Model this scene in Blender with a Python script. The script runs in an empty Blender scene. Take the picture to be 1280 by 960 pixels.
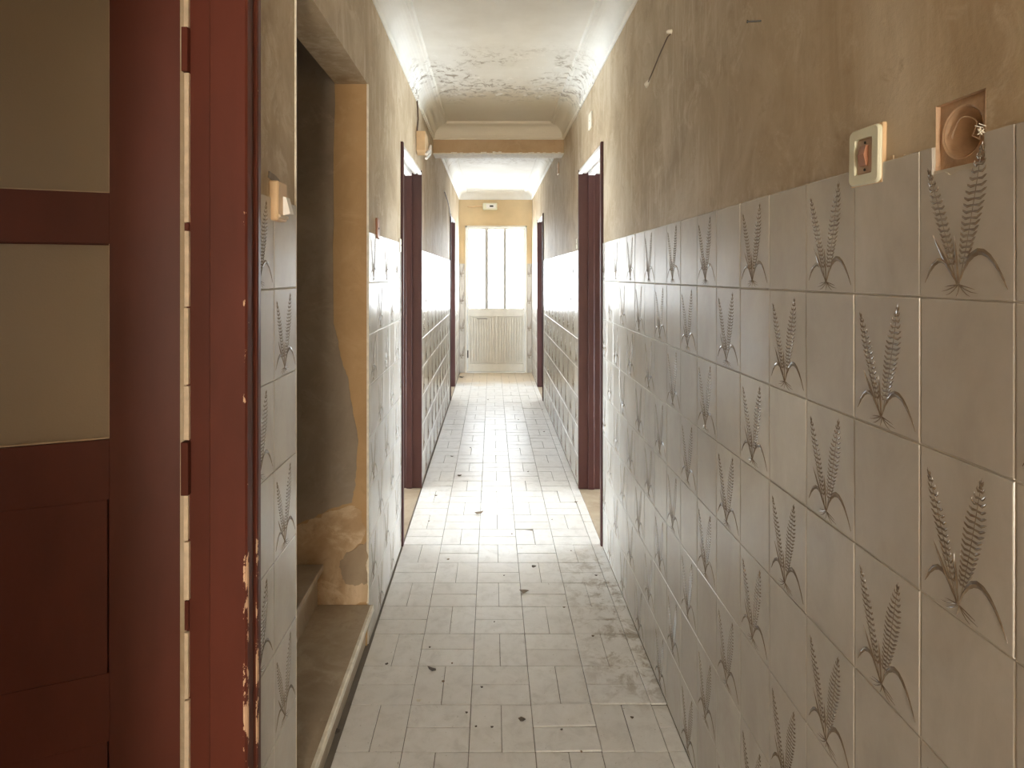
import bpy, math, random
from mathutils import Vector, Matrix
R = random.Random(7)
scene = bpy.context.scene
COL = scene.collection

# ------------------------------------------------------------------ camera, world, exposure
EYE = 1.43
FPX = 759.0                      # focal length in pixels of the 1280 wide frame
cam_d = bpy.data.cameras.new('camera')
cam = bpy.data.objects.new('camera', cam_d); COL.objects.link(cam)
cam.location = (0, 0, EYE); cam.rotation_euler = (math.pi/2, 0, 0)
cam_d.sensor_width = 36.0; cam_d.lens = FPX/1280*36
cam_d.shift_x = (640-615)/1280; cam_d.shift_y = -(480-344)/1280
cam_d.clip_start = 0.02
scene.camera = cam
scene.view_settings.view_transform = 'Standard'
scene.view_settings.look = 'None'
scene.view_settings.gamma = 1.0
scene.view_settings.use_curve_mapping = False
scene.view_settings.exposure = 0.36
world = bpy.data.worlds.new('sky'); scene.world = world; world.use_nodes = True
world.node_tree.nodes['Background'].inputs[0].default_value = (.75, .85, 1, 1)
world.node_tree.nodes['Background'].inputs[1].default_value = 1.0
scene.cycles.diffuse_bounces = 8
scene.cycles.max_bounces = 14
# emitting panes: the daylit far door, and unseen fill panes added elsewhere
L_END = 12.5        # three panes of the far door
L_ENTRY = 22.5       # unseen pane added behind the camera, lights the near end
L_FRONT = 3.0       # unseen pane added to light the red door
L_SIDE = 36.0       # unseen panes added in the side rooms, fill for the corridor
L_SIDE_FAR = 14.0   # the same, rooms next to the far door

XR, XL = .583, -.477             # tile faces of the right and left wall
YE = 8.9                         # end wall
T = .006                         # tile thickness

# ------------------------------------------------------------------ helpers
class MB:
    def __init__(s): s.v = []; s.f = []; s.m = []
    def add(s, v, f, m=0):
        o = len(s.v); s.v += [tuple(p) for p in v]
        s.f += [tuple(i+o for i in q) for q in f]; s.m += [m]*len(f)
    def box(s, x0, x1, y0, y1, z0, z1, m=0):
        s.add([(x0,y0,z0),(x1,y0,z0),(x1,y1,z0),(x0,y1,z0),(x0,y0,z1),(x1,y0,z1),(x1,y1,z1),(x0,y1,z1)],
              [(0,3,2,1),(4,5,6,7),(0,1,5,4),(1,2,6,5),(2,3,7,6),(3,0,4,7)], m)
    def rbox(s, x0, x1, y0, y1, z0, z1, b, m=0):
        """box with chamfered edges"""
        vs = []
        for (sx, sy, sz) in [(a, c, d) for a in (0,1) for c in (0,1) for d in (0,1)]:
            X = (x0, x1)[sx]; Y = (y0, y1)[sy]; Z = (z0, z1)[sz]
            dx, dy, dz = (b, -b)[sx], (b, -b)[sy], (b, -b)[sz]
            vs += [(X, Y+dy, Z+dz), (X+dx, Y, Z+dz), (X+dx, Y+dy, Z)]
        I = lambda a, c, d, k: ((a*2+c)*2+d)*3+k
        f = []
        for a in (0, 1):
            q = [I(a,0,0,0), I(a,1,0,0), I(a,1,1,0), I(a,0,1,0)]; f.append(q if a else q[::-1])
            q = [I(0,a,0,1), I(1,a,0,1), I(1,a,1,1), I(0,a,1,1)]; f.append(q[::-1] if a else q)
            q = [I(0,0,a,2), I(1,0,a,2), I(1,1,a,2), I(0,1,a,2)]; f.append(q if a else q[::-1])
        for c in (0, 1):
            for d in (0, 1):
                f.append([I(0,c,d,1), I(1,c,d,1), I(1,c,d,2), I(0,c,d,2)])
                f.append([I(c,0,d,0), I(c,1,d,0), I(c,1,d,2), I(c,0,d,2)])
                f.append([I(c,d,0,0), I(c,d,1,0), I(c,d,1,1), I(c,d,0,1)])
        for a in (0,1):
            for c in (0,1):
                for d in (0,1): f.append([I(a,c,d,0), I(a,c,d,1), I(a,c,d,2)])
        s.add(vs, f, m)
    def prism(s, poly, w, m=0):
        """poly: list of 3-D points (one face); w: vector of the extrusion"""
        n = len(poly); w = Vector(w)
        v = [Vector(p) for p in poly]; v += [p+w for p in v]
        s.add(v, [tuple(range(n)), tuple(range(2*n-1, n-1, -1))] + [(i, n+i, n+(i+1) % n, (i+1) % n) for i in range(n)], m)
    def tube(s, path, r, n=8, m=0):
        P = [Vector(p) for p in path]; k = len(P); vs = []
        for i, p in enumerate(P):
            t = (P[min(i+1, k-1)]-P[max(i-1, 0)]).normalized()
            a = t.orthogonal().normalized() if i == 0 else (a - t*a.dot(t)).normalized()
            b = t.cross(a); rr = r[i] if isinstance(r, (list, tuple)) else r
            vs += [p + (a*math.cos(q*2*math.pi/n)+b*math.sin(q*2*math.pi/n))*rr for q in range(n)]
        f = [(i*n+q, i*n+(q+1) % n, (i+1)*n+(q+1) % n, (i+1)*n+q) for i in range(k-1) for q in range(n)]
        f += [tuple(range(n-1, -1, -1)), tuple((k-1)*n+q for q in range(n))]
        s.add(vs, f, m)
    def put(s, other, M, m=None):
        s.add([M @ Vector(p) for p in other.v], other.f)
        s.m[-len(other.f):] = other.m if m is None else [m]*len(other.f)
    def mesh(s, name, mats):
        me = bpy.data.meshes.new(name); me.from_pydata(s.v, [], s.f)
        if not isinstance(mats, (list, tuple)): mats = [mats]
        for x in mats: me.materials.append(x)
        if any(s.m): me.polygons.foreach_set('material_index', s.m)
        import bmesh
        bm = bmesh.new(); bm.from_mesh(me); bmesh.ops.recalc_face_normals(bm, faces=bm.faces); bm.to_mesh(me); bm.free()
        return me

def link(name, data, parent=None, loc=(0,0,0), rot=(0,0,0)):
    o = bpy.data.objects.new(name, data); COL.objects.link(o)
    o.location = loc; o.rotation_euler = rot
    if parent is not None: o.parent = parent
    return o
def build(name, mb, mats, parent=None, loc=(0,0,0), rot=(0,0,0), smooth=False):
    me = mb.mesh(name, mats)
    if smooth:
        for p in me.polygons: p.use_smooth = True
    return link(name, me, parent, loc, rot)
def tag(o, label=None, cat=None, group=None, kind=None):
    if label: o['label'] = label
    if cat: o['category'] = cat
    if group: o['group'] = group
    if kind: o['kind'] = kind
    return o
def thing(name, label, cat, loc=(0,0,0), rot=(0,0,0), group=None, kind=None):
    return tag(link(name, None, None, loc, rot), label, cat, group, kind)

# ------------------------------------------------------------------ materials
class NM:
    def __init__(s, name):
        s.mat = bpy.data.materials.new(name); s.mat.use_nodes = True
        s.nt = s.mat.node_tree; s.b = s.nt.nodes['Principled BSDF']; s.pos_ = None
    def n(s, t, **kw):
        x = s.nt.nodes.new(t)
        for k, v in kw.items(): setattr(x, k, v)
        return x
    def set(s, sock, v):
        if hasattr(v, 'is_output'): s.nt.links.new(v, sock)
        elif isinstance(v, (tuple, list)) and len(v) == 3 and sock.type == 'RGBA': sock.default_value = (*v, 1)
        else: sock.default_value = v
    def pos(s, scale=(1,1,1), off=(0,0,0)):
        if s.pos_ is None: s.pos_ = s.n('ShaderNodeNewGeometry').outputs['Position']
        if scale == (1,1,1) and off == (0,0,0): return s.pos_
        m = s.n('ShaderNodeMapping'); s.nt.links.new(s.pos_, m.inputs[0])
        m.inputs['Scale'].default_value = scale; m.inputs['Location'].default_value = off
        return m.outputs[0]
    def xyz(s, k):
        x = s.n('ShaderNodeSeparateXYZ'); s.nt.links.new(s.pos(), x.inputs[0]); return x.outputs[k]
    def noise(s, scale, detail=4, rough=.55, vec=None, dist=0):
        x = s.n('ShaderNodeTexNoise'); s.set(x.inputs['Vector'], vec if vec is not None else s.pos())
        x.inputs['Scale'].default_value = scale; x.inputs['Detail'].default_value = detail
        x.inputs['Roughness'].default_value = rough; x.inputs['Distortion'].default_value = dist
        return x.outputs[0]
    def ramp(s, fac, stops):
        x = s.n('ShaderNodeValToRGB'); s.set(x.inputs[0], fac); e = x.color_ramp.elements
        while len(e) < len(stops): e.new(.5)
        for i, (p, c) in enumerate(stops):
            e[i].position = p; e[i].color = (*c, 1) if isinstance(c, (tuple, list)) else (c, c, c, 1)
        return x.outputs[0]
    def mix(s, fac, a, b, blend='MIX'):
        x = s.n('ShaderNodeMix', data_type='RGBA', blend_type=blend)
        s.set(x.inputs[0], fac); s.set(x.inputs[6], a); s.set(x.inputs[7], b); return x.outputs[2]
    def math(s, op, a, b=0.0, clamp=False):
        x = s.n('ShaderNodeMath', operation=op, use_clamp=clamp); s.set(x.inputs[0], a); s.set(x.inputs[1], b); return x.outputs[0]
    def span(s, v, a, b):
        """0 below a, 1 above b (a may be larger than b)"""
        x = s.n('ShaderNodeMapRange', interpolation_type='SMOOTHSTEP'); s.set(x.inputs[0], v)
        lo, hi, t0, t1 = (a, b, 0, 1) if a < b else (b, a, 1, 0)
        x.inputs[1].default_value = lo; x.inputs[2].default_value = hi
        x.inputs[3].default_value = t0; x.inputs[4].default_value = t1
        return x.outputs[0]
    def rand(s): return s.n('ShaderNodeObjectInfo').outputs['Random']
    def bump(s, h, strength, dist):
        x = s.n('ShaderNodeBump'); x.inputs['Strength'].default_value = strength; x.inputs['Distance'].default_value = dist
        s.set(x.inputs['Height'], h)
        if s.b.inputs['Normal'].is_linked: s.nt.links.new(s.b.inputs['Normal'].links[0].from_socket, x.inputs['Normal'])
        s.nt.links.new(x.outputs[0], s.b.inputs['Normal'])
    def done(s, col, rough=.5, spec=.5, coat=0):
        s.set(s.b.inputs['Base Color'], col); s.set(s.b.inputs['Roughness'], rough)
        s.b.inputs['Specular IOR Level'].default_value = spec; s.b.inputs['Coat Weight'].default_value = coat
        s.b.inputs['Coat Roughness'].default_value = .08
        return s.mat
def simple(name, col, rough=.5, var=.12, scale=14, bump=.0, spec=.5):
    m = NM(name); n = m.noise(scale, 5, .6)
    if bump: m.bump(m.noise(scale*6, 4), bump, .002)
    return m.done(m.ramp(n, [(.3, tuple(c*(1-var) for c in col)), (.7, tuple(min(1, c*(1+var)) for c in col))]), rough, spec)

def m_tile():
    m = NM('glazed wall tile')
    a = m.noise(7, 6, .65, m.pos((1,1,.55)), .4)
    c = m.ramp(a, [(.3, (.45,.42,.38)), (.5, (.53,.505,.465)), (.72, (.60,.58,.545))])
    c = m.mix(m.math('MULTIPLY', m.rand(), .45), c, (.41,.37,.325))
    c = m.mix(m.math('MULTIPLY', m.noise(55, 6, .7), .22), c, (.33,.29,.24))
    m.bump(m.noise(26, 2), .10, .004); m.bump(m.noise(330, 3, .6), .10, .0007)
    return m.done(c, .23, 1.0)
def m_fern():
    m = NM('brown fern relief glaze')
    c = m.ramp(m.noise(60, 3), [(.3, (.13,.093,.06)), (.7, (.20,.155,.108))])
    m.bump(m.noise(500, 3), .15, .0006)
    return m.done(c, .25, 1.0)
def m_plaster(name, dark, mid, light, rough=.5, spec=.4, streak=.0):
    m = NM(name)
    a = m.noise(2.6, 8, .66, m.pos((1,1,.8)), .7)
    c = m.ramp(a, [(.30, dark), (.5, mid), (.72, light)])
    c = m.mix(m.math('MULTIPLY', m.span(m.noise(7.5, 8, .74, None, .9), .50, .68), .60), c, light)
    c = m.mix(m.math('MULTIPLY', m.span(m.noise(15, 7, .75, m.pos((1,1,1), (5,2,1)), .6), .54, .70), .50), c, dark)
    if streak:
        s = m.noise(24, 6, .7, m.pos((1,1,.16)), .25)
        f = m.math('MULTIPLY', m.span(s, .47, .68), m.span(m.noise(2.2, 4, .6, m.pos((1,1,1), (1,7,3))), .36, .60))
        c = m.mix(m.math('MULTIPLY', f, streak), c, light)
    m.bump(m.noise(11, 6, .65, m.pos((1,1,.6))), .30, .006); m.bump(m.noise(95, 5, .7), .35, .0018)
    return m.done(c, rough, spec)
def m_ceiling():
    m = NM('stained ceiling paint')
    y = m.xyz(1); x = m.xyz(0)
    base = m.ramp(m.noise(3, 6, .6), [(.3, (.70,.69,.645)), (.7, (.82,.82,.79))])
    # ragged tan zone up to the beam, then old water stains and peeling
    edge = m.math('ADD', y, m.math('MULTIPLY', m.noise(3.2, 5, .65), .9))
    tan_zone = m.math('MULTIPLY', m.span(edge, 4.25, 4.7), m.span(y, 5.0, 4.99))
    c = m.mix(m.math('MULTIPLY', tan_zone, .75), base, (.60,.52,.38))
    band = m.math('MULTIPLY', m.span(y, 3.15, 3.6), m.span(y, 4.45, 3.95))
    sp = m.math('MULTIPLY', m.span(m.noise(17, 8, .78, None, .7), .50, .60), m.span(m.noise(2.6, 3), .42, .52))
    c = m.mix(m.math('MULTIPLY', m.math('MULTIPLY', band, sp), .85), c, (.24,.20,.145))
    band2 = m.math('MULTIPLY', m.span(y, 5.4, 5.9), m.span(y, 7.0, 6.4))
    c = m.mix(m.math('MULTIPLY', m.math('MULTIPLY', band2, sp), .6), c, (.36,.31,.24))
    pe = m.math('MULTIPLY', band, m.span(m.noise(11, 6, .7, m.pos((1,1,1), (3,1,0))), .60, .64))
    c = m.mix(pe, c, (.86,.85,.82))
    m.bump(m.noise(9, 6, .65), .2, .006); m.bump(pe, .6, .004); m.bump(sp, .3, .003)
    return m.done(c, .6, .35)
def m_floor():
    m = NM('pale floor tile')
    a = m.noise(16, 7, .72, None, .5)
    c = m.ramp(a, [(.28, (.55,.54,.52)), (.5, (.70,.695,.68)), (.75, (.77,.77,.765))])
    c = m.mix(m.math('MULTIPLY', m.rand(), .30), c, (.57,.545,.51))
    x = m.xyz(0); y = m.xyz(1)
    d1 = m.math('MULTIPLY', m.span(x, .22, .55), m.span(m.noise(13, 8, .75, None, .6), .46, .62))
    d1 = m.math('MULTIPLY', d1, m.math('MULTIPLY', m.span(y, 1.9, 2.2), m.span(y, 3.4, 2.8)))
    c = m.mix(m.math('MULTIPLY', d1, .75), c, (.22,.165,.10))
    c = m.mix(m.math('MULTIPLY', m.span(m.noise(75, 3, .7), .66, .72), .6), c, (.22,.18,.13))
    d2 = m.span(m.math('ADD', y, m.math('MULTIPLY', m.noise(4, 5), .8)), 8.2, 8.7)
    c = m.mix(m.math('MULTIPLY', d2, .8), c, (.55,.42,.26))
    m.bump(m.noise(22, 3), .10, .004); m.bump(m.noise(220, 4, .6), .12, .0008)
    return m.done(c, .36, .45)
def m_red(name='red door paint', chips=None):
    m = NM(name)
    c = m.ramp(m.noise(3.5, 6, .6, m.pos((1,1,.35))), [(.3, (.068,.0155,.0075)), (.7, (.118,.027,.0155))])
    m.bump(m.noise(60, 4, .6, m.pos((1,1,.1))), .12, .0015)
    if chips:
        z = m.xyz(2)
        f = m.noise(38, 5, .7, m.pos((1,1,.45)))
        thr = m.math('ADD', m.math('MULTIPLY', m.span(z, .62, 1.25), .16), chips)
        c = m.mix(m.math('GREATER_THAN', f, thr), c, (.62,.40,.26))
    return m.done(c, .5, .28)
def m_glass_frost():
    m = NM('frosted door glass')
    c = m.ramp(m.noise(2, 3), [(.3, (.36,.285,.19)), (.7, (.43,.345,.24))])
    m.bump(m.noise(260, 2), .25, .001)
    m.b.inputs['Transmission Weight'].default_value = .35
    return m.done(c, .42, .4)
def m_pane(name, col, strength):
    m = NM(name); m.done((.8,.8,.8), .3)
    m.b.inputs['Emission Color'].default_value = (*col, 1); m.b.inputs['Emission Strength'].default_value = strength
    return m.mat

TILE = m_tile(); FERN = m_fern(); FLOOR = m_floor(); CEIL = m_ceiling()
GROUT = simple('pale wall grout', (.50,.47,.41), .7)
FGROUT = simple('dark floor grout', (.15,.13,.105), .8)
PLASTER = m_plaster('aged tan wall paint', (.33,.24,.145), (.45,.355,.235), (.60,.515,.39), .60, .35, .65)
OCHRE = simple('ochre end wall paint', (.60,.46,.27), .55, .08, 4, .1)
ORANGE = m_plaster('orange stairwell paint', (.33,.20,.085), (.40,.25,.115), (.45,.30,.15), .6)
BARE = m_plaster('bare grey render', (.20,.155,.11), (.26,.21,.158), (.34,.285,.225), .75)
FLAKY = m_plaster('flaking lime render', (.22,.14,.07), (.40,.27,.15), (.66,.52,.36), .75)
STEP = m_plaster('dusty stone step', (.26,.20,.14), (.36,.29,.21), (.46,.39,.30), .55)
BEAM = m_plaster('brown beam paint', (.34,.22,.11), (.42,.28,.15), (.48,.34,.20), .5)
CHALK = simple('chalky white plaster', (.72,.68,.58), .7, .15, 40, .3)
RED = m_red(); REDCHIP = m_red('chipped red paint', .49); REDCHIP2 = m_red('lightly chipped red paint', .52)
BROWN = m_red('dark brown frame paint')
BROWN.node_tree.nodes['Color Ramp'].color_ramp.elements[0].color = (.042,.015,.014,1)
BROWN.node_tree.nodes['Color Ramp'].color_ramp.elements[1].color = (.075,.028,.027,1)
WOOD = simple('bare cream wood', (.62,.50,.36), .6, .2, 30)
WHITEP = simple('white gloss paint', (.80,.79,.77), .25, .05)
METAL = simple('white door enamel', (.74,.72,.66), .35, .06, 8)
MULL = simple('grey mullion enamel', (.42,.42,.42), .4, .06, 8)
DAMP = m_plaster('damp brown render', (.20,.145,.095), (.27,.20,.135), (.36,.28,.19), .8)
CREAM = simple('cream plastic', (.70,.70,.55), .35, .05)
PINKB = simple('pinkish plastic', (.50,.36,.27), .4, .12)
RUST = simple('rusty brown plastic', (.36,.17,.10), .35, .15)
TANP = simple('tan old plastic', (.62,.44,.26), .45, .12)
BOXP = simple('terracotta box plaster', (.52,.36,.235), .6, .2, 30, .3)
DARK = simple('dark metal', (.03,.025,.02), .5)
WIRE = simple('pale wire', (.60,.45,.33), .5)
DWIRE = simple('dark wire', (.10,.06,.035), .5)
ROOM = simple('cream room paint', (.62,.55,.44), .7)
CHIP = simple('dark dried flake', (.10,.08,.06), .8, .3, 60)
CHIP2 = simple('brown dried flake', (.20,.15,.10), .8, .3, 60)
FROST = m_glass_frost()
PANE_END = m_pane('daylit frosted pane', (.90, .96, 1), L_END)
PANE_ENTRY = m_pane('entrance fill pane', (1, .91, .77), L_ENTRY)
PANE_FRONT = m_pane('front room fill pane', (1, .86, .68), L_FRONT)
PANE_SIDE = m_pane('side room fill pane', (.80, .91, 1), L_SIDE)

PANE_FAR = m_pane('far side room fill pane', (.80, .91, 1), L_SIDE_FAR)

# ------------------------------------------------------------------ wall shells
def cells(a0, a1, b0, b1, holes):
    """split a rectangle (a = y, b = z) around rectangular holes"""
    A = sorted({a0, a1, *[v for h in holes for v in h[:2] if a0 < v < a1]})
    B = sorted({b0, b1, *[v for h in holes for v in h[2:] if b0 < v < b1]})
    for i in range(len(A)-1):
        for j in range(len(B)-1):
            ca, cb = (A[i]+A[i+1])/2, (B[j]+B[j+1])/2
            if not any(h[0] < ca < h[1] and h[2] < cb < h[3] for h in holes): yield A[i], A[i+1], B[j], B[j+1]
HB = (.722, .804, 1.567, 1.653)          # hole of the open junction box (right wall)
RD = [(3.197, 4.09), (6.89, 7.81)]       # side doorways with their frames, right wall
LD = [(3.197, 4.11), (6.92, 7.83)]
ZTOP = 2.80
rh = [HB] + [(a, b, -1, 2.14) for a, b in RD]
lh = [(.30, 1.18, -1, 2.12), (1.484, 2.36, -1, 2.17)] + [(a, b, -1, 2.14) for a, b in LD]
mb = MB()
for c in cells(-3, YE+.14, -.02, ZTOP, rh): mb.box(XR+.0045, XR+.135, *c)
wall_right = tag(build('wall_right', mb, PLASTER), 'right corridor wall, tan plaster above fern tiles', 'wall', kind='structure')
mb = MB()
for c in cells(-3, YE+.14, -.02, ZTOP, lh): mb.box(XL-.13, XL-.0045, *c)
wall_left = tag(build('wall_left', mb, PLASTER), 'left corridor wall, tan plaster above fern tiles', 'wall', kind='structure')
# end wall around the far door
DX0, DX1, DZ = -.395, .512, 2.155
mb = MB()
for c in cells(XL-.13, XR+.135, -.02, ZTOP, [(DX0, DX1, -1, DZ)]): mb.box(c[0], c[1], YE+.0045, YE+.14, c[2], c[3])
wall_end = tag(build('wall_end', mb, OCHRE), 'ochre painted end wall around the white glazed door', 'wall', kind='structure')

# ------------------------------------------------------------------ wall tiles with fern relief
def tile_mb(w, h, j=.0011, b=.0016):
    m = MB(); x0, x1, z0, z1 = j, w-j, j, h-j
    ring = lambda i, y: [(x0+i, y, z0+i), (x1-i, y, z0+i), (x1-i, y, z1-i), (x0+i, y, z1-i)]
    v = ring(0, 0) + ring(0, -(T-b)) + ring(b*.3, -(T-b*.35)) + ring(b, -T)
    f = [(8+4+i, 8+4+(i+1) % 4, 8+(i+1) % 4, 8+i) for i in range(4)]
    f += [(4+i, 4+(i+1) % 4, (i+1) % 4, i) for i in range(4)] + [(8+i, 8+(i+1) % 4, 4+(i+1) % 4, 4+i) for i in range(4)]
    f += [(12, 13, 14, 15), (3, 2, 1, 0)]
    m.add(v, f); return m
def blade(m, pts, wid, lift=.0013):
    """ridged leaf along pts (u, v on a .15 x .20 tile), half widths in metres"""
    P = [Vector((u*.15, 0, v*.20)) for u, v in pts]; k = len(P); vs = []
    for i, p in enumerate(P):
        t = (P[min(i+1, k-1)]-P[max(i-1, 0)]).normalized(); nrm = Vector((-t.z, 0, t.x))
        w = wid[i]; l = .72*lift*min(1, .35+w/.0022)
        vs += [p+nrm*w+Vector((0,-T+.0003,0)), p+Vector((0,-T-l,0)), p-nrm*w+Vector((0,-T+.0003,0))]
    f = []
    for i in range(k-1):
        a = i*3
        f += [(a, a+1, a+4, a+3), (a+1, a+2, a+5, a+4)]
    m.add(vs, f)
def curve(p0, p1, p2, n):
    return [((1-t)**2*p0[0]+2*t*(1-t)*p1[0]+t*t*p2[0], (1-t)**2*p0[1]+2*t*(1-t)*p1[1]+t*t*p2[1]) for t in [i/(n-1) for i in range(n)]]
def fern_mb():
    m = MB()
    def frond(p0, p1, p2, n, wmax, lean):
        st = curve(p0, p1, p2, 9); blade(m, st, [.0011]*6+[.0012, .0009, .0002], .0006)
        for i in range(n):
            t = .20+.76*i/(n-1)
            q = lambda tt: ((1-tt)**2*p0[0]+2*tt*(1-tt)*p1[0]+tt*tt*p2[0], (1-tt)**2*p0[1]+2*tt*(1-tt)*p1[1]+tt*tt*p2[1])
            c = q(t); e = (i/(n-1))
            w = wmax*(.34+.66*math.sin(min(1, e*1.25+.12)*math.pi*.5)) if e < .62 else wmax*(1-((e-.62)/.40)**1.5*.9)
            for s in (-1, 1):
                up = .012+.016*(1-e)
                tip = (c[0]+s*w+lean*.01, c[1]+up+(.012 if e > .8 else 0))
                mid = (c[0]+s*w*.55, c[1]-.004)
                blade(m, [c, mid, (c[0]+s*w*.85, c[1]+up*.55), tip], [.0018, .0026, .0020, .0002], .0010)
        top = q(1.0); b4 = q(.93)
        blade(m, [b4, top], [.0040, .0001], .0010)
    frond((.43,.09), (.315,.42), (.10,.865), 17, .080, -1)
    frond((.46,.09), (.575,.42), (.705,.945), 19, .115, 1)
    blade(m, curve((.45,.09), (.30,.24), (.165,.41), 6), [.0014,.0026,.0036,.0038,.0028,.0003])
    blade(m, curve((.45,.09), (.43,.25), (.41,.395), 6), [.0014,.0022,.0028,.0030,.0022,.0003])
    blade(m, curve((.44,.09), (.25,.40), (.065,.10), 8), [.0010,.0018,.0030,.0042,.0046,.0040,.0026,.0003])
    blade(m, curve((.46,.10), (.66,.50), (.94,.07), 10), [.0010,.0020,.0036,.0052,.0058,.0052,.0042,.0032,.0022,.0004])
    for a, b, c in [((.45,.095),(.36,.055),(.26,.045)), ((.45,.09),(.38,.03),(.31,.022)), ((.46,.09),(.46,.05),(.43,.018)),
                    ((.46,.09),(.54,.045),(.66,.038)), ((.46,.09),(.52,.03),(.58,.018)), ((.45,.09),(.35,.085),(.30,.075)), ((.46,.09),(.57,.075),(.63,.062))]:
        blade(m, curve(a, b, c, 4), [.0014,.0012,.0009,.0002], .0009)
    return m
FERNMB = fern_mb()
def fern_clip(u0, u1):
    m = MB()
    for f in FERNMB.f:
        vs = [FERNMB.v[i] for i in f]
        if all(u0*.15+.002 <= p[0] <= u1*.15-.002 for p in vs):
            m.add([(p[0]-u0*.15, p[1], p[2]) for p in vs], [tuple(range(len(vs)))])
    return m
_tm, _fm, _tmb = {}, {}, {}
def get_tile(w, h):
    k = (round(w, 3), round(h, 3))
    if k not in _tm: _tmb[k] = tile_mb(*k); _tm[k] = _tmb[k].mesh('tile', TILE)
    return _tm[k], _tmb[k]
def get_fern(u0, u1):
    k = (round(u0, 2), round(u1, 2))
    if k not in _fm:
        m = FERNMB if k == (0, 1) else fern_clip(*k)
        _fm[k] = (m.mesh('fern', FERN) if m.f else None, m)
    return _fm[k]
def notched_tile():
    m = MB(); j = .0011
    P = [(j,j),(.15-j,j),(.15-j,.2-j),(.109,.2-j),(.109,.164),(.0985,.1635),(.096,.158),(.07,.161),(.055,.157),(.045,.163),(.0225,.163),(.022,.2-j),(j,.2-j)]
    m.prism([(x, 0, z) for x, z in P], (0, -T, 0)); return m

def lay_tiles(wall, side, segs, origin, parity, limit=300, near=.55):
    """side R: right wall, L: left wall; segs: y intervals"""
    items = []
    for (s0, s1) in segs:
        k = math.floor((s0-origin)/.15+1e-4)
        while origin+k*.15 < s1-1e-4:
            y0 = max(s0, origin+k*.15); y1 = min(s1, origin+(k+1)*.15)
            if y1-y0 > .012:
                for r in range(8):
                    items.append((y0, y1, r, (r+k) % 2 == parity, k))
            k += 1
    items.sort(key=lambda q: (q[0] < near, q[0]))
    far_t, far_f = MB(), MB(); n = 0
    for (y0, y1, r, fern, k) in items:
        w = y1-y0; g0 = origin+k*.15
        if side == 'R':
            loc = (XR+T, y1, r*.2); rz = -math.pi/2; u0, u1 = (g0+.15-y1)/.15, (g0+.15-y0)/.15
        else:
            loc = (XL-T, y0, r*.2); rz = math.pi/2; u0, u1 = (y0-g0)/.15, (y1-g0)/.15
        rot = (R.gauss(0, .0016), R.gauss(0, .0005), rz+R.gauss(0, .0016))
        me, tm = get_tile(w, .2)
        Mx = Matrix.Translation(loc) @ Matrix.Rotation(rot[2], 4, 'Z') @ Matrix.Rotation(rot[1], 4, 'Y') @ Matrix.Rotation(rot[0], 4, 'X')
        fm, fmb = get_fern(u0, u1) if fern else (None, None)
        if y0 >= near and n < limit:
            n += 1
            if side == 'R' and r == 7 and k == 0: me = notched_tile().mesh('notched_tile', TILE)
            t = link('tile', me, wall, loc, rot)
            if fm:
                if y0 < 4.05: link('fern', fm, t)
                else: far_f.put(fmb, Mx)
        else:
            far_t.put(tm, Mx)
            if fm: far_f.put(fmb, Mx)
    if far_t.f: tag(build('distant_tiles', far_t, TILE, wall), kind='stuff')
    if far_f.f: tag(build('distant_fern_relief', far_f, FERN, wall), kind='stuff')
segR = [(.077, 3.197), (4.09, 6.89), (7.81, YE)]
segL = [(1.238, 1.48), (2.354, 3.197), (4.11, 6.92), (7.83, YE)]
lay_tiles(wall_right, 'R', segR, .677, 1)
lay_tiles(wall_left, 'L', segL, 1.33, 0)
mb = MB()
for a, b in segR:
    for c in cells(a, b, 0, 1.599, [HB]): mb.box(XR+.0022, XR+.0055, *c)
build('grout', mb, GROUT, wall_right)
mb = MB()
for a, b in segL: mb.box(XL-.0055, XL-.0022, a, b, 0, 1.599)
build('grout', mb, GROUT, wall_left)
for x0, x1, u0 in ((XL, DX0-.004, 0), (DX1+.004, XR, 0)):
    for r in range(8):
        t = link('tile', get_tile(x1-x0, .2)[0], wall_end, (x0, YE+T, r*.2), (R.gauss(0,.002), 0, 0))
        fm = get_fern(.25, .25+(x1-x0)/.15)[0] if r % 2 else None
        if fm: link('fern', fm, t)
mb = MB(); mb.box(XL, DX0-.004, YE+.002, YE+.006, 0, 1.599); mb.box(DX1+.004, XR, YE+.002, YE+.006, 0, 1.599)
build('grout', mb, GROUT, wall_end)

# ------------------------------------------------------------------ floor
mb = MB(); mb.box(XL-.14, XR+.14, -3, YE+.2, -.06, -.0035)
floor = tag(build('floor', mb, FGROUT), 'corridor floor of pale oblong tiles laid in basket weave', 'floor', kind='structure')
GX, GY = -.470, 1.822
ft = []
def floor_tile_mb(w, d, b=.0014, j=.0010):
    m = MB(); m.rbox(j, w-j, j, d-j, -.006, 0, b); return m
_fl = {}
def get_floor(w, d):
    k = (round(w, 3), round(d, 3))
    if k not in _fl: q = floor_tile_mb(*k); _fl[k] = (q.mesh('floor_tile', FLOOR), q)
    return _fl[k]
for k in range(-24, 36):
    for c in range(-1, 6):
        y0 = GY+.2*k; x0 = GX+.2*c
        pieces = [(x0, y0, .1, .2), (x0+.1, y0, .1, .2)] if (k+c) % 2 == 0 else [(x0, y0, .2, .1), (x0, y0+.1, .2, .1)]
        for (x, y, w, d) in pieces:
            xa, xb = max(x, XL), min(x+w, XR); yb = min(y+d, YE+.0)
            if c == -1: continue
            if xb-xa < .012 or yb-y < .012: continue
            ft.append((xa, y, xb-xa, yb-y))
ft.sort(key=lambda q: (q[1] < 1.6, q[1]))
far = MB()
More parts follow.
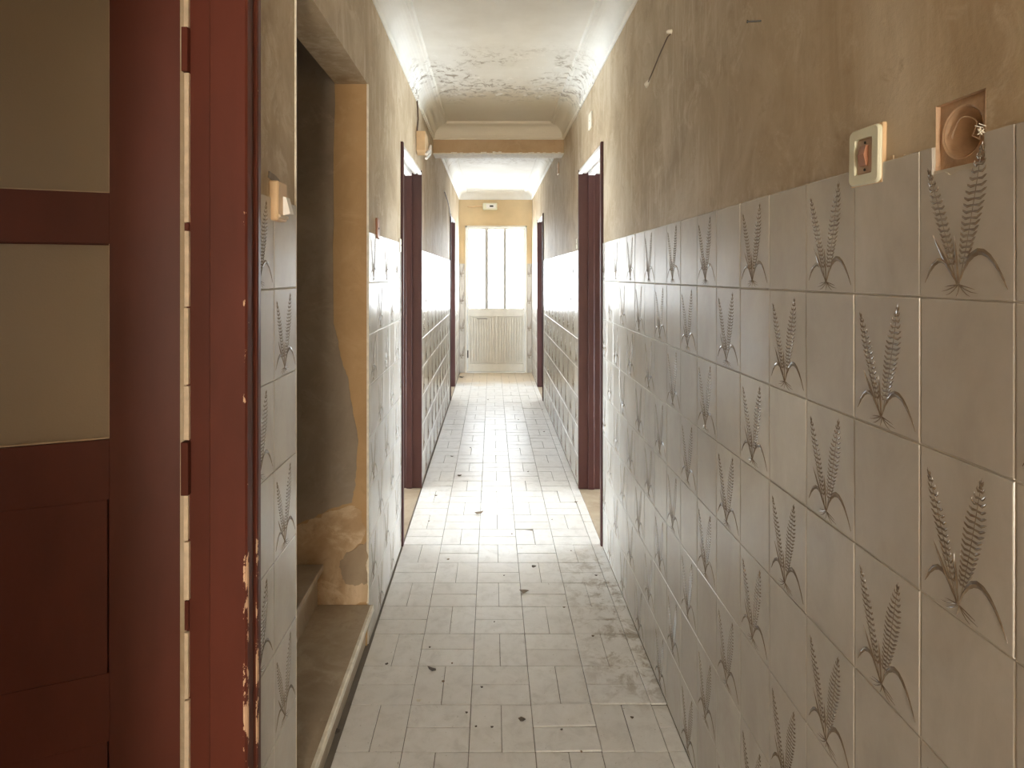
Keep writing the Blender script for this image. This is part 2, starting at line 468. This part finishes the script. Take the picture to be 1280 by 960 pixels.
for i, (x, y, w, d) in enumerate(ft):
    rot = (R.gauss(0, .0022), R.gauss(0, .0022), R.gauss(0, .002)); dz = R.uniform(-.0006, .0006)
    if x > .1 and R.random() < .22: rot = (rot[0]*4, rot[1]*3, rot[2]*1.5); dz += .0012
    if x > .3 and 2.015 < y < 2.03: rot = (-.022, rot[1], 0); dz = .0036
    elif x > .3 and 2.115 < y < 2.13 and x < .5: rot = (-.018, .012, 0); dz = .003
    me, q = get_floor(w, d)
    if i < 300: link('floor_tile', me, floor, (x, y, dz), rot)
    else: far.put(q, Matrix.Translation((x, y, dz)) @ Matrix.Rotation(rot[0], 4, 'X') @ Matrix.Rotation(rot[1], 4, 'Y'))
tag(build('distant_floor_tiles', far, FLOOR, floor), kind='stuff')
# cement sills in the side doorways
mb = MB()
for a, b in RD: mb.box(XR+.001, XR+.16, a+.03, b-.03, -.02, -.001)
for a, b in LD: mb.box(XL-.16, XL-.001, a+.03, b-.03, -.02, -.001)
build('cement_sill', mb, STEP, floor)

# ------------------------------------------------------------------ ceiling, coves, beam
BY0, BY1, BZ = 4.95, 5.11, 2.42
ZC = 2.655
mb = MB(); mb.box(XL-.13, XR+.14, -3, YE+.14, ZC, ZTOP+.1)
ceiling = tag(build('ceiling', mb, CEIL), 'white corridor ceiling with grey damp stains and peeling paint', 'ceiling', kind='structure')
prof = [(0, 2.535), (.006, 2.535), (.010, 2.545), (.016, 2.548)]
for i in range(9):
    a = i/8*math.pi/2
    prof.append((.016+.084*(1-math.cos(a)), 2.552+.084*math.sin(a)))
prof += [(.104, 2.640), (.116, 2.642), (.120, 2.650), (.124, 2.656)]
def cove(y0, y1):
    m = MB(); n = len(prof); vs = []
    for o, z in prof: vs += [(XL-.004+o, y0+o, z), (XR+.004-o, y0+o, z), (XR+.004-o, y1-o, z), (XL-.004+o, y1-o, z)]
    m.add(vs, [(i*4+k, i*4+(k+1) % 4, (i+1)*4+(k+1) % 4, (i+1)*4+k) for i in range(n-1) for k in range(4)])
    return m
tag(build('trim_1', cove(-3, BY0), CEIL), 'white curved cove moulding around the nearer ceiling bay', 'cove', kind='structure')
tag(build('trim_2', cove(BY1, YE), CEIL), 'white curved cove moulding around the farther ceiling bay', 'cove', kind='structure')
beam = thing('ceiling_beam', 'brown painted beam crossing the corridor ceiling between the bays', 'beam', (0, BY0, BZ), kind='structure')
mb = MB(); mb.box(XL-.02, XR+.02, .0, BY1-BY0, .006, .32); build('beam_body', mb, BEAM, beam)
mb = MB(); N_ = 44
for i in range(N_):           # ragged white plaster lip along the lower edge
    a = XL-.002+(XR-XL+.004)*i/N_; b = XL-.002+(XR-XL+.004)*(i+1)/N_
    mb.box(a, b, -.004-R.random()*.004, BY1-BY0+.004, -.002-R.random()*.003, .006+R.random()**3*.012)
build('plaster_lip', mb, CHALK, beam)

# ------------------------------------------------------------------ far glazed door
door = thing('door_1', 'white metal end door with three tall bright frosted panes', 'door', (0, YE, 0), kind='structure')
F = .03
mb = MB(); mb.rbox(DX0, DX0+F, -.012, .08, 0, DZ, .003); build('frame_post', mb, METAL, door)
mb = MB(); mb.rbox(DX1-F, DX1, -.012, .08, 0, DZ, .003); build('frame_post', mb, METAL, door)
mb = MB(); mb.rbox(DX0, DX1, -.012, .08, DZ-F, DZ, .003); build('frame_head', mb, METAL, door)
LX0, LX1 = DX0+F+.004, DX1-F-.004
def dbox(name, x0, x1, z0, z1, y0=.012, y1=.052, m=METAL, par=door):
    q = MB(); q.rbox(x0, x1, y0, y1, z0, z1, .003); return build(name, q, m, par)
px_ = [(-.335, -.104), (-.058, .176), (.206, LX1-.022)]
dbox('stile', LX0, px_[0][0], .02, DZ-F-.004); dbox('stile', px_[2][1], LX1, .02, DZ-F-.004)
dbox('rail', px_[0][0], px_[2][1], 2.098, DZ-F-.004); dbox('rail', px_[0][0], px_[2][1], .83, .945); dbox('rail', px_[0][0], px_[2][1], .02, .13)
dbox('mullion', px_[0][1]-.004, px_[1][0]+.004, .945, 2.098, .0, .05, MULL); dbox('mullion', px_[1][1]-.008, px_[2][0]+.008, .945, 2.098, .0, .05, MULL)
for a, b in px_: dbox('glass_pane', a, b, .945, 2.098, .028, .036, PANE_END)
dbox('mullion', .052, .082, .13, .83)
for a, b in ((px_[0][0], .052), (.082, px_[2][1])):
    p = dbox('lower_panel', a, b, .13, .83, .044, .052)
    for i in range(9):
        w = (b-a-.04)/9; x = a+.02+w*i
        dbox('rib', x+.008, x+w-.006, .15, .81, .024, .046, METAL, p)
dbox('mail_slot', -.235, -.055, .785, .812, .004, .028, METAL)
dbox('slot_flap', -.225, -.065, .789, .797, .0015, .004, DARK)
mb = MB(); mb.rbox(-.362, -.345, -.02, .012, .22, .33, .003); build('hinge', mb, DARK, door)
mb = MB(); mb.box(LX0, LX1, -.02, .05, .0, .018); build('threshold', mb, WHITEP, door)

# ------------------------------------------------------------------ side door frames
def side_frame(name, s, y0, y1, label):
    """s=+1 right wall, -1 left wall; y0..y1 opening incl. 3 cm boards"""
    X = XR if s > 0 else XL
    t = thing(name, label, 'door frame', (X, y0, 0), kind='structure')
    L = y1-y0; H = 2.105
    def bx(nm, a, b, c, d, e, f, m=BROWN):
        q = MB(); lo, hi = sorted((s*a, s*b)); q.rbox(lo, hi, c, d, e, f, .0025); return build(nm, q, m, t)
    bx('jamb', -.010, .150, 0, .03, 0, H+.03); bx('jamb', -.004, .150, L-.03, L, 0, H+.03)
    bx('door_stop', .06, .10, L-.042, L-.03, 0, H)
    bx('head', .0, .150, .03, L-.03, H+.012, H+.03, WHITEP)
    for i, (a, b, dz) in enumerate([(-.004, .022, 0), (.030, .050, .004), (.060, .105, -.008), (.115, .150, .002)]):
        bx('head_bead', a, b, .03, L-.03, H+dz, H+.016, WHITEP)
    return t
side_frame('trim_3', 1, *RD[0], 'dark brown door frame in right wall, nearer the camera')
side_frame('trim_4', 1, *RD[1], 'dark brown door frame in right wall, beside the end door')
side_frame('trim_5', -1, *LD[0], 'dark brown door frame in left wall, just past the stair opening')
side_frame('trim_6', -1, *LD[1], 'dark brown door frame in left wall, beside the end door')

# ------------------------------------------------------------------ red door and its frame, near left
fr = thing('trim_7', 'dark red door frame with chipped moulding at the left edge', 'door frame', (0, 0, 0), kind='structure')
mb = MB(); mb.rbox(-.536, -.468, 1.150, 1.182, 0, 2.09, .002); build('jamb', mb, RED, fr)
mb = MB(); mb.rbox(-.590, -.5365, 1.172, 1.184, 0, 2.09, .001); build('jamb_rebate', mb, RED, fr)
AP = [(1.140,-.480),(1.140,-.4640),(1.144,-.4610),(1.163,-.4605),(1.167,-.4650),(1.186,-.4660),(1.192,-.4620),(1.197,-.4610),(1.212,-.4630),(1.216,-.4670),(1.232,-.4690),(1.236,-.4740),(1.236,-.480)]
mb = MB(); mb.prism([(x, y, 0) for y, x in AP], (0, 0, 2.17)); build('architrave', mb, RED, fr)
mb = MB(); mb.prism([(x, y, 0) for y, x in ((1.1385,-.4665),(1.1385,-.4632),(1.143,-.4602),(1.149,-.4599),(1.149,-.4625),(1.1405,-.4665))], (0,0,2.1)); build('chipped_edge', mb, REDCHIP, fr)
mb = MB(); mb.prism([(x, y, 0) for y, x in ((1.1905,-.4645),(1.1905,-.4615),(1.1965,-.4601),(1.2005,-.4606),(1.2005,-.464))], (0,0,2.1)); build('chipped_edge', mb, REDCHIP2, fr)
mb = MB(); mb.rbox(-.59, -.462, .33, 1.236, 2.09, 2.17, .003); build('head', mb, RED, fr)
mb = MB(); mb.rbox(-.59, -.462, .30, .33, 0, 2.17, .003); build('jamb', mb, RED, fr)
# strip of bare wood shown in the hinge gap, with the hinges
hy = lambda y: EYE-(y-344)*1.19/FPX
def strip(name, ya, yb, x0=-.5915, x1=-.5825, y=1.165, m=WOOD, d=.02):
    q = MB(); q.rbox(x0+R.uniform(-.0008,.0008), x1+R.uniform(-.0015,.0008), y, y+d, max(0, hy(yb)), hy(ya), .0008); return build(name, q, m, fr)
for a, b in ((-120, 40), (96, 279), (290, 382.5), (384.5, 478), (480, 546), (614, 669), (671, 742), (782, 863), (865, 958), (960, 1200)): strip('bare_wood_strip', a, b)
for a, b in ((41, 95), (548, 613)): strip('hinge', a, b, -.5945, -.5815, 1.160, RED, .024)
for a, b in ((280, 289), (744, 780)): strip('dark_notch', a, b, -.592, -.583, 1.168, RED, .016)
leaf = thing('door_2', 'dark red wooden door leaf with frosted panes, standing open', 'door', (-.5945, 1.1845, 0), (0, 0, math.radians(180+21.1)), kind='structure')
def lb(nm, a, b, z0, z1, f=0, d=.036, m=RED, par=leaf, bev=.002):
    q = MB(); q.rbox(a, b, f-d, f, z0, z1, bev); return build(nm, q, m, par)
lb('stile', .0, .131, .012, 2.06, bev=.0006); lb('stile', .640, .770, .012, 2.06, bev=.0006)
for a, b in ((1.956, 2.06), (1.489, 1.584), (1.010, 1.122), (.557, .685), (.012, .19)): lb('rail', .131, .640, a, b, bev=.0004)
for a, b in ((1.122, 1.489), (1.584, 1.956)):
    p = lb('glass_pane', .132, .639, a+.001, b-.001, -.014, .005, FROST, leaf, .0005)
    for k, (x0, x1, z0, z1) in enumerate(((.131, .1335, a, b), (.637, .640, a, b), (.1335, .637, a, a+.0028), (.1335, .637, b-.0025, b))):
        lb('glazing_bead', x0, x1, z0, z1, -.008, .006, WOOD if k in (0, 2) else RED, p, .0004)
for a, b in ((.685, 1.010), (.19, .557)):
    p = lb('panel', .131, .640, a, b, -.012, .012)
    lb('raised_field', .1345, .6365, a, b, -.0006, .012, RED, p, .0006)

# ------------------------------------------------------------------ stair opening on the left
SX = -1.75
sw = MB(); sw.box(SX, XL-.0062, 2.35, 2.42, -.02, 3.2)
stair_wall = tag(build('wall_stair', sw, ORANGE), 'orange painted stairwell wall with a dark patch, bare render low down', 'wall', kind='structure')
cx = lambda x: (x-615)*2.35/FPX
cz = lambda y: EYE-(y-344)*2.35/FPX
def ragged(pts, amp, n=5):
    out = []
    for i, p in enumerate(pts):
        q = pts[(i+1) % len(pts)]
        for k in range(n):
            t = k/n; out.append((p[0]+(q[0]-p[0])*t+(R.uniform(-amp, amp) if k else 0), p[1]+(q[1]-p[1])*t+(R.uniform(-amp, amp) if k else 0)))
    return out
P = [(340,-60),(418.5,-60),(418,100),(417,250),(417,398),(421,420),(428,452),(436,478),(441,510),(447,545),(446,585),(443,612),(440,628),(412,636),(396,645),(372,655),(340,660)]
mb = MB(); mb.prism([(cx(x), 2.35, cz(y)) for x, y in ragged(P, 1.3)], (0, -.003, 0)); build('dark_wall_patch', mb, BARE, stair_wall)  # bare render low down, continued upward as a plain dark strip
P = [(340,664),(372,657),(396,647),(412,638),(440,632),(452,640),(456,668),(440,690),(458,705),(459,752),(420,762),(340,775)]
mb = MB(); mb.prism([(cx(x), 2.35, cz(y)) for x, y in ragged(P, 2.2)], (0, -.0018, 0)); build('flaking_patch', mb, FLAKY, stair_wall)
P = [(424,708),(432,692),(446,684),(458,676),(459.5,728),(444,732),(428,724)]
mb = MB(); mb.prism([(cx(x), 2.349, cz(y)) for x, y in ragged(P, 2.4)], (0, -.0030, 0)); build('dark_wall_patch', mb, DAMP, stair_wall)
mb = MB()
mb.box(SX, XL-.13, 1.30, 1.484, -.02, 3.2); mb.box(SX-.1, SX, -3, 2.42, -.02, 3.2); mb.box(SX, XL-.13, 1.484, 2.35, 3.1, 3.2)
sl = MB(); sl.box(SX, XL-.13, 1.484, 1.488, 0, 3.1); sl.box(SX, SX+.004, 1.488, 2.35, 0, 3.1)
build('stairwell_lining', sl, BARE, stair_wall)
tag(build('wall_partition', mb, ROOM), 'partition walls of the stairwell and front room', 'wall', kind='structure')
mb = MB(); mb.box(XL-.008, XL-.0003, 1.480, 1.4845, 0, 2.17); build('plaster_edge', mb, CHALK, wall_left)
mb = MB(); mb.box(XL-.008, XL-.0003, 2.3495, 2.354, .16, 2.17); build('plaster_edge', mb, CHALK, wall_left)
stairs = thing('staircase', 'dusty stone stair steps rising left through the wall opening', 'staircase', (XL, 1.92, 0), kind='structure')
for k in range(6):
    x1 = (.018, -.176, -.37, -.564, -.758, -.952)[k]; zt = .157+.156*k; x0 = -1.2
    q = MB(); q.box(x0, x1-(.022 if k else .03), -.434, .428, zt-.157, zt-.028)
    s = build('step', q, STEP, stairs)
    q = MB(); q.rbox(x0, x1, -.434, .428, zt-.028, zt, .004); build('tread', q, STEP, s)
    q = MB(); q.rbox(x1-.012, x1+.003, -.433, .427, zt-.024, zt+.001, .003); build('nosing', q, CHALK if k == 0 else STEP, s)

# ------------------------------------------------------------------ rooms beyond (closed shells with added fill panes)
def shell(name, x0, x1, y0, y1, open_side, label):
    m = MB(); t = .08
    m.box(x0, x1, y0-t, y0, -.05, 2.8); m.box(x0, x1, y1, y1+t, -.05, 2.8)
    if open_side > 0: m.box(x0-t, x0, y0-t, y1+t, -.05, 2.8)
    else: m.box(x1, x1+t, y0-t, y1+t, -.05, 2.8)
    m.box(x0-t, x1+t, y0-t, y1+t, 2.8, 2.88); m.box(x0, x1, y0, y1, -.06, -.012)
    return tag(build(name, m, ROOM), label, 'wall', kind='structure')
shell('wall_room_right', XR+.135, 3.0, 2.6, 8.9, -1, 'cream walls of the rooms behind the right doorways')
shell('wall_room_left', -3.0, XL-.13, 2.6, 8.9, 1, 'cream walls of the rooms behind the left doorways')
m = MB(); m.box(SX-.1, XL-.13, -3.08, -3, -.05, 2.8); m.box(SX-.1, XL-.13, -3.08, 1.30, 2.75, 2.85); m.box(SX, XL-.13, -3, 1.3, -.06, -.004)
tag(build('wall_front_room', m, ROOM), 'shell of the front room behind the red door', 'wall', kind='structure')
m = MB()
for c in cells(XL-.13, XR+.14, -.02, ZTOP, []): m.box(c[0], c[1], -3.1, -3, c[2], c[3])
tag(build('wall_entry', m, PLASTER), 'entrance wall behind the photographer', 'wall', kind='structure')
def fill_window(name, loc, w, h, rz, mat, label):  # framed glowing panes out of view, added to light corridor and red door
    t = thing(name, label, 'fill_window', loc, (0, 0, rz), kind='structure')
    f = .05
    for a in ((-w/2-f, -w/2, -f, h+f), (w/2, w/2+f, -f, h+f), (-w/2, w/2, -f, 0), (-w/2, w/2, h, h+f), (-.02, .02, 0, h)):
        q = MB(); q.rbox(a[0], a[1], -.05, -.002, a[2], a[3], .004); build('fill_frame', q, WHITEP, t)
    for a in ((-w/2, -.02), (.02, w/2)):
        q = MB(); q.box(a[0], a[1], -.02, -.012, 0, h); build('fill_pane', q, mat, t)
# local -y faces into the room
fill_window('fill_window_1', (.13, -3.0, .25), .70, 1.85, math.pi, PANE_ENTRY, 'unseen fill pane added behind the photographer')  # added behind the camera to light the near end
fill_window('fill_window_2', (3.0, 4.2, .06), 1.5, 1.0, -math.pi/2, PANE_SIDE, 'unseen fill pane added in the right room nearer the camera')  # side room panes added as fill, set low to reach the ceiling
fill_window('fill_window_3', (3.0, 7.2, .06), 1.5, 1.0, -math.pi/2, PANE_FAR, 'unseen fill pane added in the right room nearer the end')
fill_window('fill_window_4', (-3.0, 4.2, .06), 1.5, 1.0, math.pi/2, PANE_SIDE, 'unseen fill pane added in the left room nearer the camera')
fill_window('fill_window_5', (-3.0, 7.2, .06), 1.5, 1.0, math.pi/2, PANE_FAR, 'unseen fill pane added in the left room nearer the end')
fill_window('fill_window_6', (-1.18, -3.0, .8), .9, 1.3, math.pi, PANE_FRONT, 'unseen fill pane added in the front room behind the red door')  # added out of view to light the red leaf

# ------------------------------------------------------------------ fittings on the right wall
yR = lambda x: FPX*XR/(x-615)
def wall_h(x, y, X): return EYE-(y-344)/(x-615)*X if X > 0 else EYE+(y-344)/(x-615)*-X*-1
# light switch
s = thing('light_switch', 'cream light switch with brown rocker above the right wall tiles', 'light switch', (XR+.0045, .944, 1.615), (0, math.radians(1.5), -math.pi/2))
def frame_ring(m, w, h, iw, ih, y0, y1, b=.004):
    """rectangular ring with rounded outer corners; x/z plane, front at y1"""
    def rr(w, h, r, n=4):
        out = []
        for cxx, czz, a0 in ((w/2-r, h/2-r, 0), (-w/2+r, h/2-r, 90), (-w/2+r, -h/2+r, 180), (w/2-r, -h/2+r, 270)):
            for i in range(n+1):
                a = math.radians(a0+90*i/n); out.append((cxx+r*math.cos(a), czz+r*math.sin(a)))
        return out
    o = rr(w, h, .010); o2 = rr(w-b, h-b, .009); i_ = rr(iw, ih, .003); n = len(o)
    vs = [(x, y0, z) for x, z in o]+[(x, y1+b*.6, z) for x, z in o]+[(x, y1, z) for x, z in o2]+[(x, y1, z) for x, z in i_]+[(x, y0, z) for x, z in i_]
    m.add(vs, [(k*n+i, k*n+(i+1) % n, (k+1)*n+(i+1) % n, (k+1)*n+i) for k in range(4) for i in range(n)])
mb = MB(); frame_ring(mb, .076, .088, .044, .056, .0, -.011); build('cover_plate', mb, CREAM, s)
mb = MB(); mb.rbox(-.0392, .0392, -.0055, .004, -.0452, .0452, .001); build('back_plate', mb, TANP, s)
mb = MB(); mb.rbox(-.021, .021, -.0075, .0, -.027, .027, .002); ins = build('insert', mb, PINKB, s)
mb = MB(); mb.prism([(-.008,-.007,-.016),(-.008,-.011,-.015),(-.008,-.015,.002),(-.008,-.011,.016),(-.008,-.007,.016)], (.016,0,0)); build('rocker', mb, RUST, s)
for z in (-.021, .021):
    mb = MB(); mb.tube([(0,-.007,z),(0,-.0085,z)], .0022, 10); build('screw', mb, DARK, ins)
# open junction box
jb = thing('junction_box', 'open round junction box with loose wire, sunk into right wall', 'junction box', (XR, .763, 1.610), (0, 0, -math.pi/2))
W2, H2, D = .0405, .0425, .009
def ring_pts(n):
    return [(math.cos(2*math.pi*i/n), math.sin(2*math.pi*i/n)) for i in range(n)]
n = 32; mb = MB(); rc = ring_pts(n)
sq = [(x/max(abs(x), abs(y))*W2, y/max(abs(x), abs(y))*H2) for x, y in rc]
r0 = .031
vs = [(x, .0042, z) for x, z in sq]+[(x, D+.002, z) for x, z in sq]+[(x*(r0+.003), D-.001, y*(r0+.003)) for x, y in rc]+[(x*r0, D+.001, y*r0) for x, y in rc]
mb.add(vs, [(k*n+i, k*n+(i+1) % n, (k+1)*n+(i+1) % n, (k+1)*n+i) for k in range(3) for i in range(n)])
build('surround', mb, BOXP, jb)
mb = MB(); vs = []
for rr_, y in ((r0, D), (r0-.001, D+.018), (r0-.004, D+.019), (r0-.005, D+.050), (r0-.012, D+.056), (.002, D+.057)):
    vs += [(x*rr_, y, z*rr_) for x, z in rc]
mb.add(vs, [(k*n+i, k*n+(i+1) % n, (k+1)*n+(i+1) % n, (k+1)*n+i) for k in range(5) for i in range(n)]+[tuple(5*n+i for i in range(n))])
build('box_cup', mb, BOXP, jb, smooth=True)
mb = MB(); pts = []
for i in range(17):
    a = math.radians(200-235*i/16); pts.append((-.002+.019*math.cos(a), .012+.002*math.sin(3*a), .002+.017*math.sin(a)))
pts += [(.030, .006, -.016), (.036, .002, -.010), (.041, -.004, -.006)]
mb.tube(pts, .0008, 6); build('loose_wire', mb, WIRE, jb, smooth=True)
mb = MB()
for i in range(9):
    c = Vector((.042+R.uniform(-.003,.004), -.003+R.uniform(-.002,.002), -.008+R.uniform(-.005,.006))); d = Vector((R.uniform(-1,1), R.uniform(-.6,0), R.uniform(-1,1))).normalized()*.004
    mb.tube([c-d, c+d], .0006, 5)
build('frayed_wire_end', mb, CHALK, jb)
# chalk marks and broken plaster next to the switch
mb = MB()
for i in range(9):
    y = .906-.062*(i/8)+R.uniform(-.003,.003); z = 1.588+R.uniform(-.004,.010)
    mb.box(XR+.002, XR+.0052, y-.0035, y+.003, z-.004, z+.006*R.random()+.003)
build('plaster_crumb', mb, FLAKY, wall_right)
# hanging wire on the nail
hw = thing('hanging_wire', 'dark wire hanging between two pale plugs high on right wall', 'wire', (XR+.004, 1.985, 2.21), (0,0,0))
mb = MB(); mb.tube([(0,0,.012),(-.012,.004,.0),(-.012,.10,-.024),(-.012,.20,-.055),(-.010,.262,-.068)], .0022, 6); build('wire', mb, DWIRE, hw)
mb = MB(); mb.tube([(.004,0,.016),(-.010,0,.016),(-.016,0,.014)], [.008,.007,.004], 8); build('wall_plug', mb, CHALK, hw)
mb = MB(); mb.tube([(-.008,.255,-.062),(-.014,.268,-.072),(-.010,.280,-.080)], [.005,.009,.004], 8); build('connector', mb, CHALK, hw)
nl = thing('nail', 'small dark nail driven high into right wall', 'nail', (XR+.006, 1.325, 1.985), (0,0,0))
mb = MB(); mb.tube([(0,0,0),(-.028,.006,.001)], .0018, 6); build('shank', mb, DARK, nl)
mb = MB(); mb.tube([(-.028,.006,.001),(-.030,.0064,.001)], .0038, 8); build('head', mb, DARK, nl)
def cover(name, label, s, y, z, w, h, mat, grp=None):
    X = (XR+.0045) if s > 0 else (XL-.0045)
    t = thing(name, label, 'cover plate', (X, y, z), (0, 0, -math.pi/2*s), grp)
    q = MB(); q.rbox(-w/2, w/2, -.009, .0, -h/2, h/2, .003); build('plate', q, mat, t)
    q = MB(); q.tube([(0,-.008,0),(0,-.0105,0)], .004, 8); build('screw', q, DARK, t)
    return t
cover('cover_plate', 'pale square cover plate high on right wall before the beam', 1, 3.60, 2.345, .10, .095, CHALK)
cover('cover_plate', 'brown square cover plate on right wall just past the beam', 1, 5.36, 2.37, .10, .10, TANP)
cover('cover_plate', 'dark brown socket plate above left tiles past the stair opening', -1, 2.535, 1.625, .055, .085, RUST)
cover('cover_plate', 'small pale plate beside the nearer left door frame', -1, 3.15, 1.585, .045, .07, CHALK)
cover('cover_plate', 'small pale plate past the nearer right door frame', 1, 4.16, 1.645, .05, .07, CHALK)

# ------------------------------------------------------------------ fittings on the left wall
s = thing('light_switch', 'tan box switch with white rocker on left wall beside red frame', 'light switch', (XL-.0045, 1.337, 1.592), (0, 0, math.pi/2))
mb = MB(); mb.rbox(-.026, .032, -.020, .002, -.043, .043, .003); b_ = build('switch_body', mb, TANP, s)
mb = MB(); mb.rbox(-.024, .030, -.024, -.020, -.037, -.030, .001); build('ledge', mb, WOOD, b_)
mb = MB(); mb.prism([(.004,-.020,-.030),(.004,-.036,-.026),(.004,-.027,.010),(.004,-.020,.012)], (.024,0,0)); build('rocker', mb, WHITEP, s)
mb = MB(); mb.prism([(-.034,.001,.048),(.034,.001,.040),(.038,.001,.050),(.010,.001,.058),(-.030,.001,.062)], (0,-.004,0)); build('broken_plaster', mb, BARE, s)
mb = MB(); mb.prism([(-.030,.001,-.046),(.034,.001,-.044),(.026,.001,-.060),(.004,.001,-.054),(-.022,.001,-.058)], (0,-.004,0)); build('broken_plaster', mb, BARE, s)
lamp = thing('wall_lamp', 'broken wall lamp with tan backplate and white holder on left wall', 'wall lamp', (XL-.004, 3.93, 2.28), (0,0,math.pi/2))
mb = MB(); mb.prism([(-.10,-.004,-.06),(-.10,-.004,.06),(.03,-.004,.06),(.12,-.004,.02),(.05,-.004,-.045),(-.05,-.004,-.085)], (0,-.055,0)); build('backplate', mb, TANP, lamp)
for dz in (0, .028):
    mb = MB(); mb.tube([(-.09,-.065,-.085-dz),(.03,-.075,-.035-dz),(.14,-.070,.015-dz)], .009, 8); build('tube_holder', mb, WHITEP, lamp)
mb = MB(); mb.tube([(-.06,-.004,.06),(-.075,-.012,.14),(-.07,-.008,.22),(-.08,-.003,.30)], .005, 6); build('cable', mb, DWIRE, lamp)
c = thing('loose_cable', 'thin dark cable drooping on left wall above the far frame', 'cable', (XL, 6.05, 2.27))
q = MB(); q.tube([(.001,0,0),(.012,.3,-.06),(.014,.62,-.13),(.004,.84,-.17)], .006, 6); build('cable', q, DWIRE, c)
q = MB(); q.tube([(-.003,-.006,.0),(.012,-.006,0)], .012, 8); build('clip', q, CHALK, c)

# lamp socket above the far door
el = thing('wall_lamp', 'small cream lamp base with wire stub above the end door', 'wall lamp', (-.03, YE+.0045, 2.435), (0,0,0))
mb = MB(); mb.rbox(-.105, .105, -.045, .0, -.05, .05, .010); build('lamp_base', mb, CREAM, el)
mb = MB(); mb.rbox(-.055, .085, -.052, -.044, -.030, .034, .004); build('socket_face', mb, WHITEP, el)
mb = MB(); mb.rbox(-.005, .050, -.056, -.050, -.010, .014, .003); build('socket_hole', mb, DARK, el)
mb = MB(); mb.rbox(.105, .125, -.03, .0, -.03, .03, .004); build('end_cap', mb, TANP, el)
mb = MB(); mb.tube([(-.105,-.012,0),(-.18,-.012,.006),(-.26,-.010,-.004),(-.33,-.006,.003)], .011, 8); build('wire_stub', mb, TANP, el)

# ------------------------------------------------------------------ debris on the floor
def flake(x, y, size, mat, name, label, group=None, elong=1.0, curl=.15):
    Y = FPX*EYE/(y-344); X = (x-615)*Y/FPX
    n = R.randint(6, 8); m = MB(); a0 = R.random()*6.28; top = []; bot = []
    for i in range(n):
        a = a0+2*math.pi*i/n; r = size*R.uniform(.55, 1.1)
        px, py = r*math.cos(a)*elong, r*math.sin(a)
        z = .0012+curl*abs(px)*.6*R.uniform(.6, 1.2)
        top.append((px, py, z+.0016)); bot.append((px, py, z))
    m.add(top+bot+[(0,0,.0034),(0,0,.0002)], [(i, (i+1) % n, 2*n) for i in range(n)]+[(n+(i+1) % n, n+i, 2*n+1) for i in range(n)]+[(i, n+i, n+(i+1) % n, (i+1) % n) for i in range(n)])
    return tag(build(name, m, mat, None, (X, Y, .0012), (0, 0, R.uniform(-.6, .6))), label, 'debris', group)
G1 = 'debris strewn on the corridor floor'
flake(655, 740, .016, CHIP2, 'dried_leaf', 'long brown curled flake lying mid floor', G1, 1.7, .5)
flake(667, 709, .013, CHIP, 'plaster_flake', 'dark round flake beyond the long curled one', G1, 1.2, .4)
flake(540, 838, .012, CHIP, 'dried_leaf', 'thin dark twig-like flake on left floor tiles', G1, 1.8, .5)
flake(653, 901, .013, CHIP, 'plaster_flake', 'dark broken flake nearest the camera on centre tiles', G1, 1.0, .5)
flake(598, 642, .020, CHIP2, 'dried_leaf', 'dark crumpled flake in mid corridor floor', G1, 1.6, .5)
flake(574, 595, .020, CHIP, 'plaster_flake', 'dark flake on bright floor near the left frame', G1, 1.0, .4)
flake(421, 915, .012, CHIP, 'plaster_flake', 'dark flake against the lowest stair step', G1, 1.3, .5)
flake(577, 472, .05, CHIP, 'plaster_flake', 'dark heap of rubble at left foot of end door', G1, 1.0, .6)
flake(523, 877, .008, CHALK, 'plaster_flake', 'white flake on left floor tiles near camera', G1, 1.2, .5)
for x, y in [(615,910),(595,909),(618,778),(536,652),(714,689),(741,796),(583,892),(702,913),(554,853),(790,898),(727,941),(483,831),(565,830),(537,810),
             (565,571),(680,540),(678,512),(640,668),(690,650),(560,700),(602,860),(705,760),(630,720),(588,560),(660,590),(648,525),(610,500),(720,628),(745,720),(545,620)]:
    flake(x, y, R.uniform(.003, .0065)*(1 if y > 640 else 1.7), R.choice((CHIP, CHIP, CHIP2)), 'plaster_crumb', 'tiny dark crumb on the pale corridor floor tiles', 'crumbs on the corridor floor', 1.2, .5)
